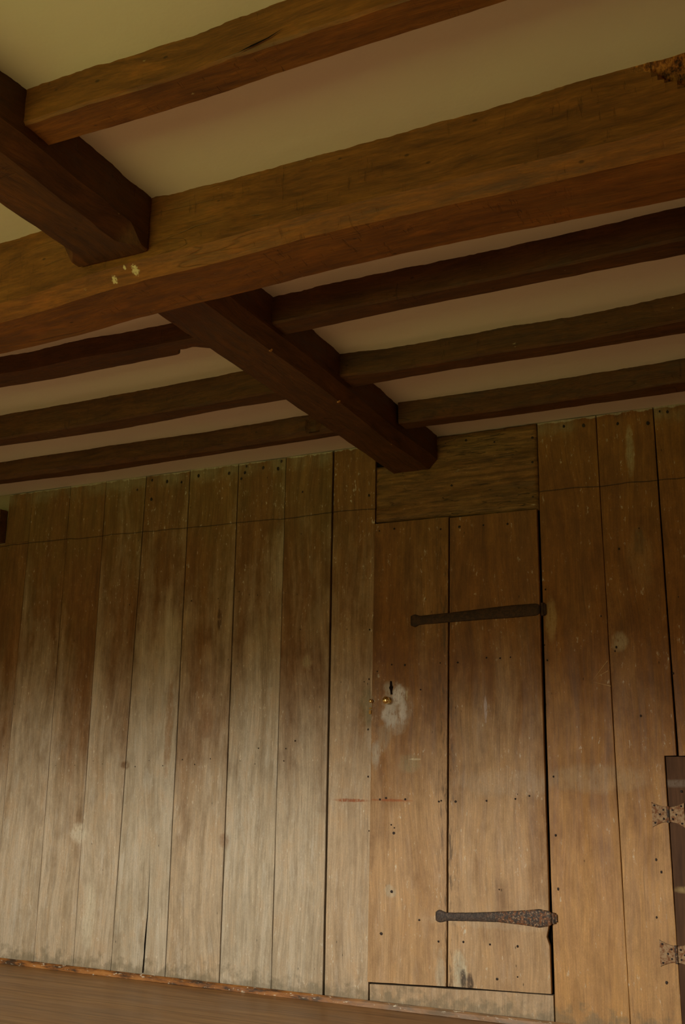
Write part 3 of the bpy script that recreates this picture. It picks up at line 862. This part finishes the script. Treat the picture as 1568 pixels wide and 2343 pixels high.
# ------------------------------------------------------------------ ceiling timbers
def timber(name, axis, s0, s1, fA, fB, fz, ch, mat, label, cat, group, seed, ragged=0.0045, step=0.013, stops=(None, None), mod=None, chz=None, facemat=None, ns=6, slivers=()):
    """squared timber hung from the ceiling. axis x or y; fA(s), fB(s) = the two side positions, fz(s) = soffit height, ch = chamfer"""
    bm = bmesh.new()
    n = int((s1 - s0) / step)
    rows = []
    for i in range(n + 1):
        s_ = s0 + (s1 - s0) * i / n
        a, b, z = fA(s_), fB(s_), fz(s_)
        ca = cb = ch
        if stops[0] is not None:
            ca = cb = ch * min(1, max(0.08, (stops[0] - s_) / 0.05))
        if stops[1] is not None:
            ca = cb = min(ca, ch * min(1, max(0.08, (s_ - stops[1]) / 0.05)))
        zc = (chz or 1.0) * ca
        top = H + 0.006
        P_ = [(a, top)]
        for k in range(1, ns + 1): P_.append((a, top + (z + zc - top) * k / ns))
        for k in (1, 2): P_.append((a + ca * k / 2, z + zc * (1 - k / 2)))
        for k in range(1, 6): P_.append((a + ca + (b - cb - a - ca) * k / 5, z))
        for k in (1, 2): P_.append((b - cb + cb * k / 2, z + zc * k / 2))
        for k in range(1, ns + 1): P_.append((b, z + zc + (top - z - zc) * k / ns))
        row = []
        L = len(P_)
        for k, (p, zz) in enumerate(P_):
            w = 0.0022 * fb(s_ * 3.0, k * 2.1 / ns, seed) + 0.0011 * fb(s_ * 16, k * 4.2 / ns, seed + 3)
            nx_ = 0.0; nz_ = 0.0
            if k <= ns: nx_ = -w
            elif k >= L - ns - 1: nx_ = w
            else: nz_ = w
            if k in (ns, ns + 1, ns + 2): nx_ -= 0.0018 * fb(s_ * 11, 5, seed)
            if k <= 1 or k >= L - 2:
                e = ragged * fb(s_ * 13, 1.5 if k <= 1 else 9.5, seed) + 0.6 * ragged * n1(s_ * 38, k, seed) + 0.4 * ragged * n1(s_ * 75, k, seed)
                nx_ += e * (-1 if k <= 1 else 1)
            if mod:
                nx_, nz_ = mod(s_, k, L, nx_, nz_)
            q = (p + nx_, zz + nz_)
            row.append(bm.verts.new((s_, q[0], q[1]) if axis == 'x' else (q[0], s_, q[1])))
        rows.append(row)
    for i in range(n):
        for k in range(len(rows[0]) - 1):
            fc = bm.faces.new((rows[i][k], rows[i][k + 1], rows[i + 1][k + 1], rows[i + 1][k]))
            fc.smooth = True
            if facemat: fc.material_index = facemat(s0 + (s1 - s0) * i / n, k, len(rows[0]))
        bm.faces.new((rows[i][-1], rows[i][0], rows[i + 1][0], rows[i + 1][-1]))
    bm.faces.new(rows[0]); bm.faces.new(rows[-1])
    for pts, yy in slivers:      # open drying split
        fc = bm.faces.new([bm.verts.new((W(*p, yy)[0], yy, W(*p, yy)[1])) for p in pts]); fc.material_index = 1
    o = link(name, bm, mat if isinstance(mat, list) else [mat] + ([M['dark']] if slivers else []))
    me = o.data
    me.set_sharp_from_angle(angle=math.radians(28))
    tag(o, label, cat, group)
    return o

def tb(pts):
    xs = [p[0] for p in pts]; ys = [p[1] for p in pts]
    return lambda s_: float(np.interp(s_, xs, ys))
G1, G2 = 'large ceiling beams', 'small ceiling joists'
# main beam: near face y -2.178, far face -1.93, soffit sags to the left
ZB = [(-5.2, 2.15), (-2.293, 2.156), (-1.965, 2.163), (-1.757, 2.178), (-1.351, 2.188), (-1.098, 2.198), (-0.922, 2.198), (-0.676, 2.195), (-0.459, 2.188), (-0.224, 2.184), (1.7, 2.18)]
AB = [(-5.2, -2.165), (-2.134, -2.168), (-1.97, -2.174), (-1.56, -2.184), (-1.39, -2.178), (-0.745, -2.177), (-0.374, -2.186), (1.7, -2.186)]
def rot_corner(s_, k, L, nx_, nz_):
    """decayed hollow in the upper near edge at the right"""
    if k <= 14 and -0.285 < s_ < 0.10:
        t = min(1, (s_ + 0.285) / 0.06) * min(1, (0.10 - s_) / 0.08)
        lim = 1.5 + 9.0 * min(1, (s_ + 0.285) / 0.15) + 1.5 * fb(s_ * 30, 8)
        if k < lim:
            d_ = t * (0.034 + 0.035 * fb(s_ * 15, k * 0.22, 5)) * min(1, (lim - k) / 1.5) * min(1, max(0, k - 1) / 3 + 0.04)
            nx_ += max(0.0, d_)
    return nx_, nz_
timber('main_beam', 'x', XL, XR, tb(AB), lambda s_: -1.930, tb(ZB), 0.036, [M['beam_x'], M['arris_x']],
       'massive orange-brown main beam crossing the whole ceiling, chamfered, with a decayed hollow', 'beam', G1, 11, mod=rot_corner, chz=1.15, step=0.013,
       ns=16, facemat=lambda s_, k, L: 1 if k in (16, 17) else 0)
timber('ceiling_beam', 'y', YB, -2.190, lambda s_: -1.805, tb([(YB, -1.560), (-2.766, -1.564), (-2.682, -1.560), (-2.478, -1.569), (-2.38, -1.566), (-2.33, -1.573), (-2.19, -1.572)]), tb([(YB, 2.236), (-2.6, 2.24), (-2.19, 2.241)]), 0.045, M['beam_y'],
       'dark beam running from the upper left corner into the near side of the main beam', 'beam', G1, 23, stops=(-2.215, None))
timber('ceiling_beam', 'y', -1.927, -0.010, lambda s_: -1.822, tb([(-1.95, -1.566), (-1.6, -1.566), (-1.25, -1.560), (-0.9, -1.567), (-0.46, -1.578), (-0.12, -1.566), (0, -1.568)]), tb([(-1.95, 2.245), (-1.0, 2.248), (0, 2.245)]), 0.042, M['beam_y'],
       'dark beam running from the main beam to the plank wall above the door', 'beam', G1, 31, stops=(None, -1.93))
timber('ceiling_joist', 'x', -1.5655, XR, tb([(-1.56, -2.682), (-1.36, -2.680), (-1.19, -2.671), (-1.1, -2.670), (-1.0, -2.676), (1.7, -2.672)]), tb([(-1.55, -2.589), (-1.25, -2.580), (-1.1, -2.581), (-0.95, -2.587), (1.7, -2.585)]), lambda s_: 2.310, 0.006, M['beam_x'],
       'orange-brown joist at the top edge, butting into the dark beam', 'beam', G2, 41, slivers=((((541, 122), (575, 103), (612, 86), (650, 63), (615, 87.5), (578, 106)), -2.681),))
YR = [([(-1.56, -1.533), (-1.31, -1.539), (-0.97, -1.537), (-0.55, -1.540), (-0.27, -1.552), (1.7, -1.56)], [(-1.46, -1.438), (-1.1, -1.452), (-0.8, -1.456), (1.7, -1.454)], 2.305, 'dark joist on the right, nearest behind the main beam'),
      ([(-1.55, -1.030), (-1.37, -1.006), (-0.97, -1.007), (-0.7, -0.992), (-0.34, -1.016), (1.7, -1.01)], [(-1.475, -0.908), (-1.13, -0.921), (-0.85, -0.906), (1.7, -0.907)], 2.310, 'dark right-hand joist, middle one of three behind the main beam'),
      ([(-1.57, -0.473), (-1.24, -0.463), (-0.97, -0.459), (-0.42, -0.477), (1.7, -0.48)], [(-1.47, -0.384), (-1.0, -0.373), (1.7, -0.373)], 2.309, 'brown joist on the right, closest to the plank wall')]
for i, (A_, B_, z_, lab) in enumerate(YR):
    timber('ceiling_joist', 'x', -1.5645, XR, tb(A_), tb(B_), (lambda q: (lambda s_: q))(z_), 0.007, M['joist_x'], lab, 'beam', G2, 53 + i * 7, ragged=0.006)
YL = [([(-5.2, -1.52), (-2.75, -1.521), (-2.61, -1.509), (-2.35, -1.520), (-2.14, -1.502), (-1.99, -1.503), (-1.82, -1.50)], [(-5.2, -1.41), (-2.84, -1.416), (-2.6, -1.405), (-2.02, -1.408), (-1.998, -1.414), (-1.99, -1.445), (-1.96, -1.44), (-1.92, -1.445), (-1.86, -1.40), (-1.82, -1.40)], 2.322, 'dark joist on the left with a broken notch at its right end'),
      ([(-5.2, -1.02), (-3.2, -1.019), (-2.57, -1.015), (-1.99, -1.030), (-1.82, -1.03)], [(-5.2, -0.935), (-3.3, -0.935), (-2.64, -0.910), (-2.14, -0.940), (-1.82, -0.94)], 2.290, 'dark left-hand joist, middle one of three behind the main beam'),
      ([(-5.2, -0.49), (-3.73, -0.492), (-3.08, -0.482), (-2.49, -0.473), (-1.99, -0.490), (-1.82, -0.49)], [(-5.2, -0.398), (-3.81, -0.398), (-3.16, -0.370), (-2.66, -0.389), (-2.15, -0.395), (-1.82, -0.405)], 2.310, 'dark joist on the left closest to the plank wall, gouged at its end')]
def gouge(s_, k, L, nx_, nz_):
    if 2 <= k <= 6 and abs(s_ + 1.955) < 0.035: nx_ += 0.022 * (1 - abs(s_ + 1.955) / 0.035) ** 0.5
    return nx_, nz_
for i, (A_, B_, z_, lab) in enumerate(YL):
    timber('ceiling_joist', 'x', XL, -1.8225, tb(A_), tb(B_), (lambda q: (lambda s_: q))(z_), 0.007 if i < 2 else 0.018, M['joist_x'], lab, 'beam', G2, 83 + i * 7, ragged=0.004, mod=gouge if i == 2 else None)

# wooden pegs on the far beam's arris
for (px, py), z_, lab in (((617, 798), 2.255, 'small pale wooden peg in the far dark beam, nearer the main beam'), ((773, 916), 2.255, 'small pale wooden peg in the far dark beam, midway to the wall'), ((895, 1012), 2.255, 'small dull wooden peg in the far dark beam, nearest the wall')):
    v = Vector(((px - 784) / FPX, (py - 1171.5) / FPX, 1.0))
    q = Vector(tuple(sum(RT[i][j] * v[i] for i in range(3)) for j in range(3)))
    t = (z_ - CAM.z) / q.z
    p = CAM + q * t
    bm = bmesh.new()
    mt = Matrix.Translation(p) @ Vector((1, -0.1, -1)).to_track_quat('Z', 'Y').to_matrix().to_4x4()
    bmesh.ops.create_cone(bm, cap_ends=True, segments=10, radius1=0.009, radius2=0.0065, depth=0.020, matrix=mt)
    bmesh.ops.bevel(bm, geom=bm.edges[:], offset=0.001, segments=1, affect='EDGES')
    M.setdefault('peg', simple('pale_peg_wood', (0.42, 0.20, 0.06), 0.6, 0.3, var=0.25, sc=150))
    tag(link('wooden_peg', bm, M['peg']), lab, 'peg', 'pegs in the far beam')

# end of a dark timber at the left edge
bm = bmesh.new()
box(bm, (-4.60, -0.05, 2.117), (-4.131, 0.004, 2.30))
bmesh.ops.subdivide_edges(bm, edges=bm.edges[:], cuts=5, use_grid_fill=True)
for v in bm.verts:
    v.co += Vector((0.004 * fb(v.co.y * 9, v.co.z * 9, 1), 0.004 * fb(v.co.x * 9, v.co.z * 9, 4), 0.004 * fb(v.co.x * 9, v.co.y * 9, 7)))
tag(link('timber_block', bm, M['joist_x']), 'dark timber end fixed at the head of the plank wall, far left edge', 'timber')
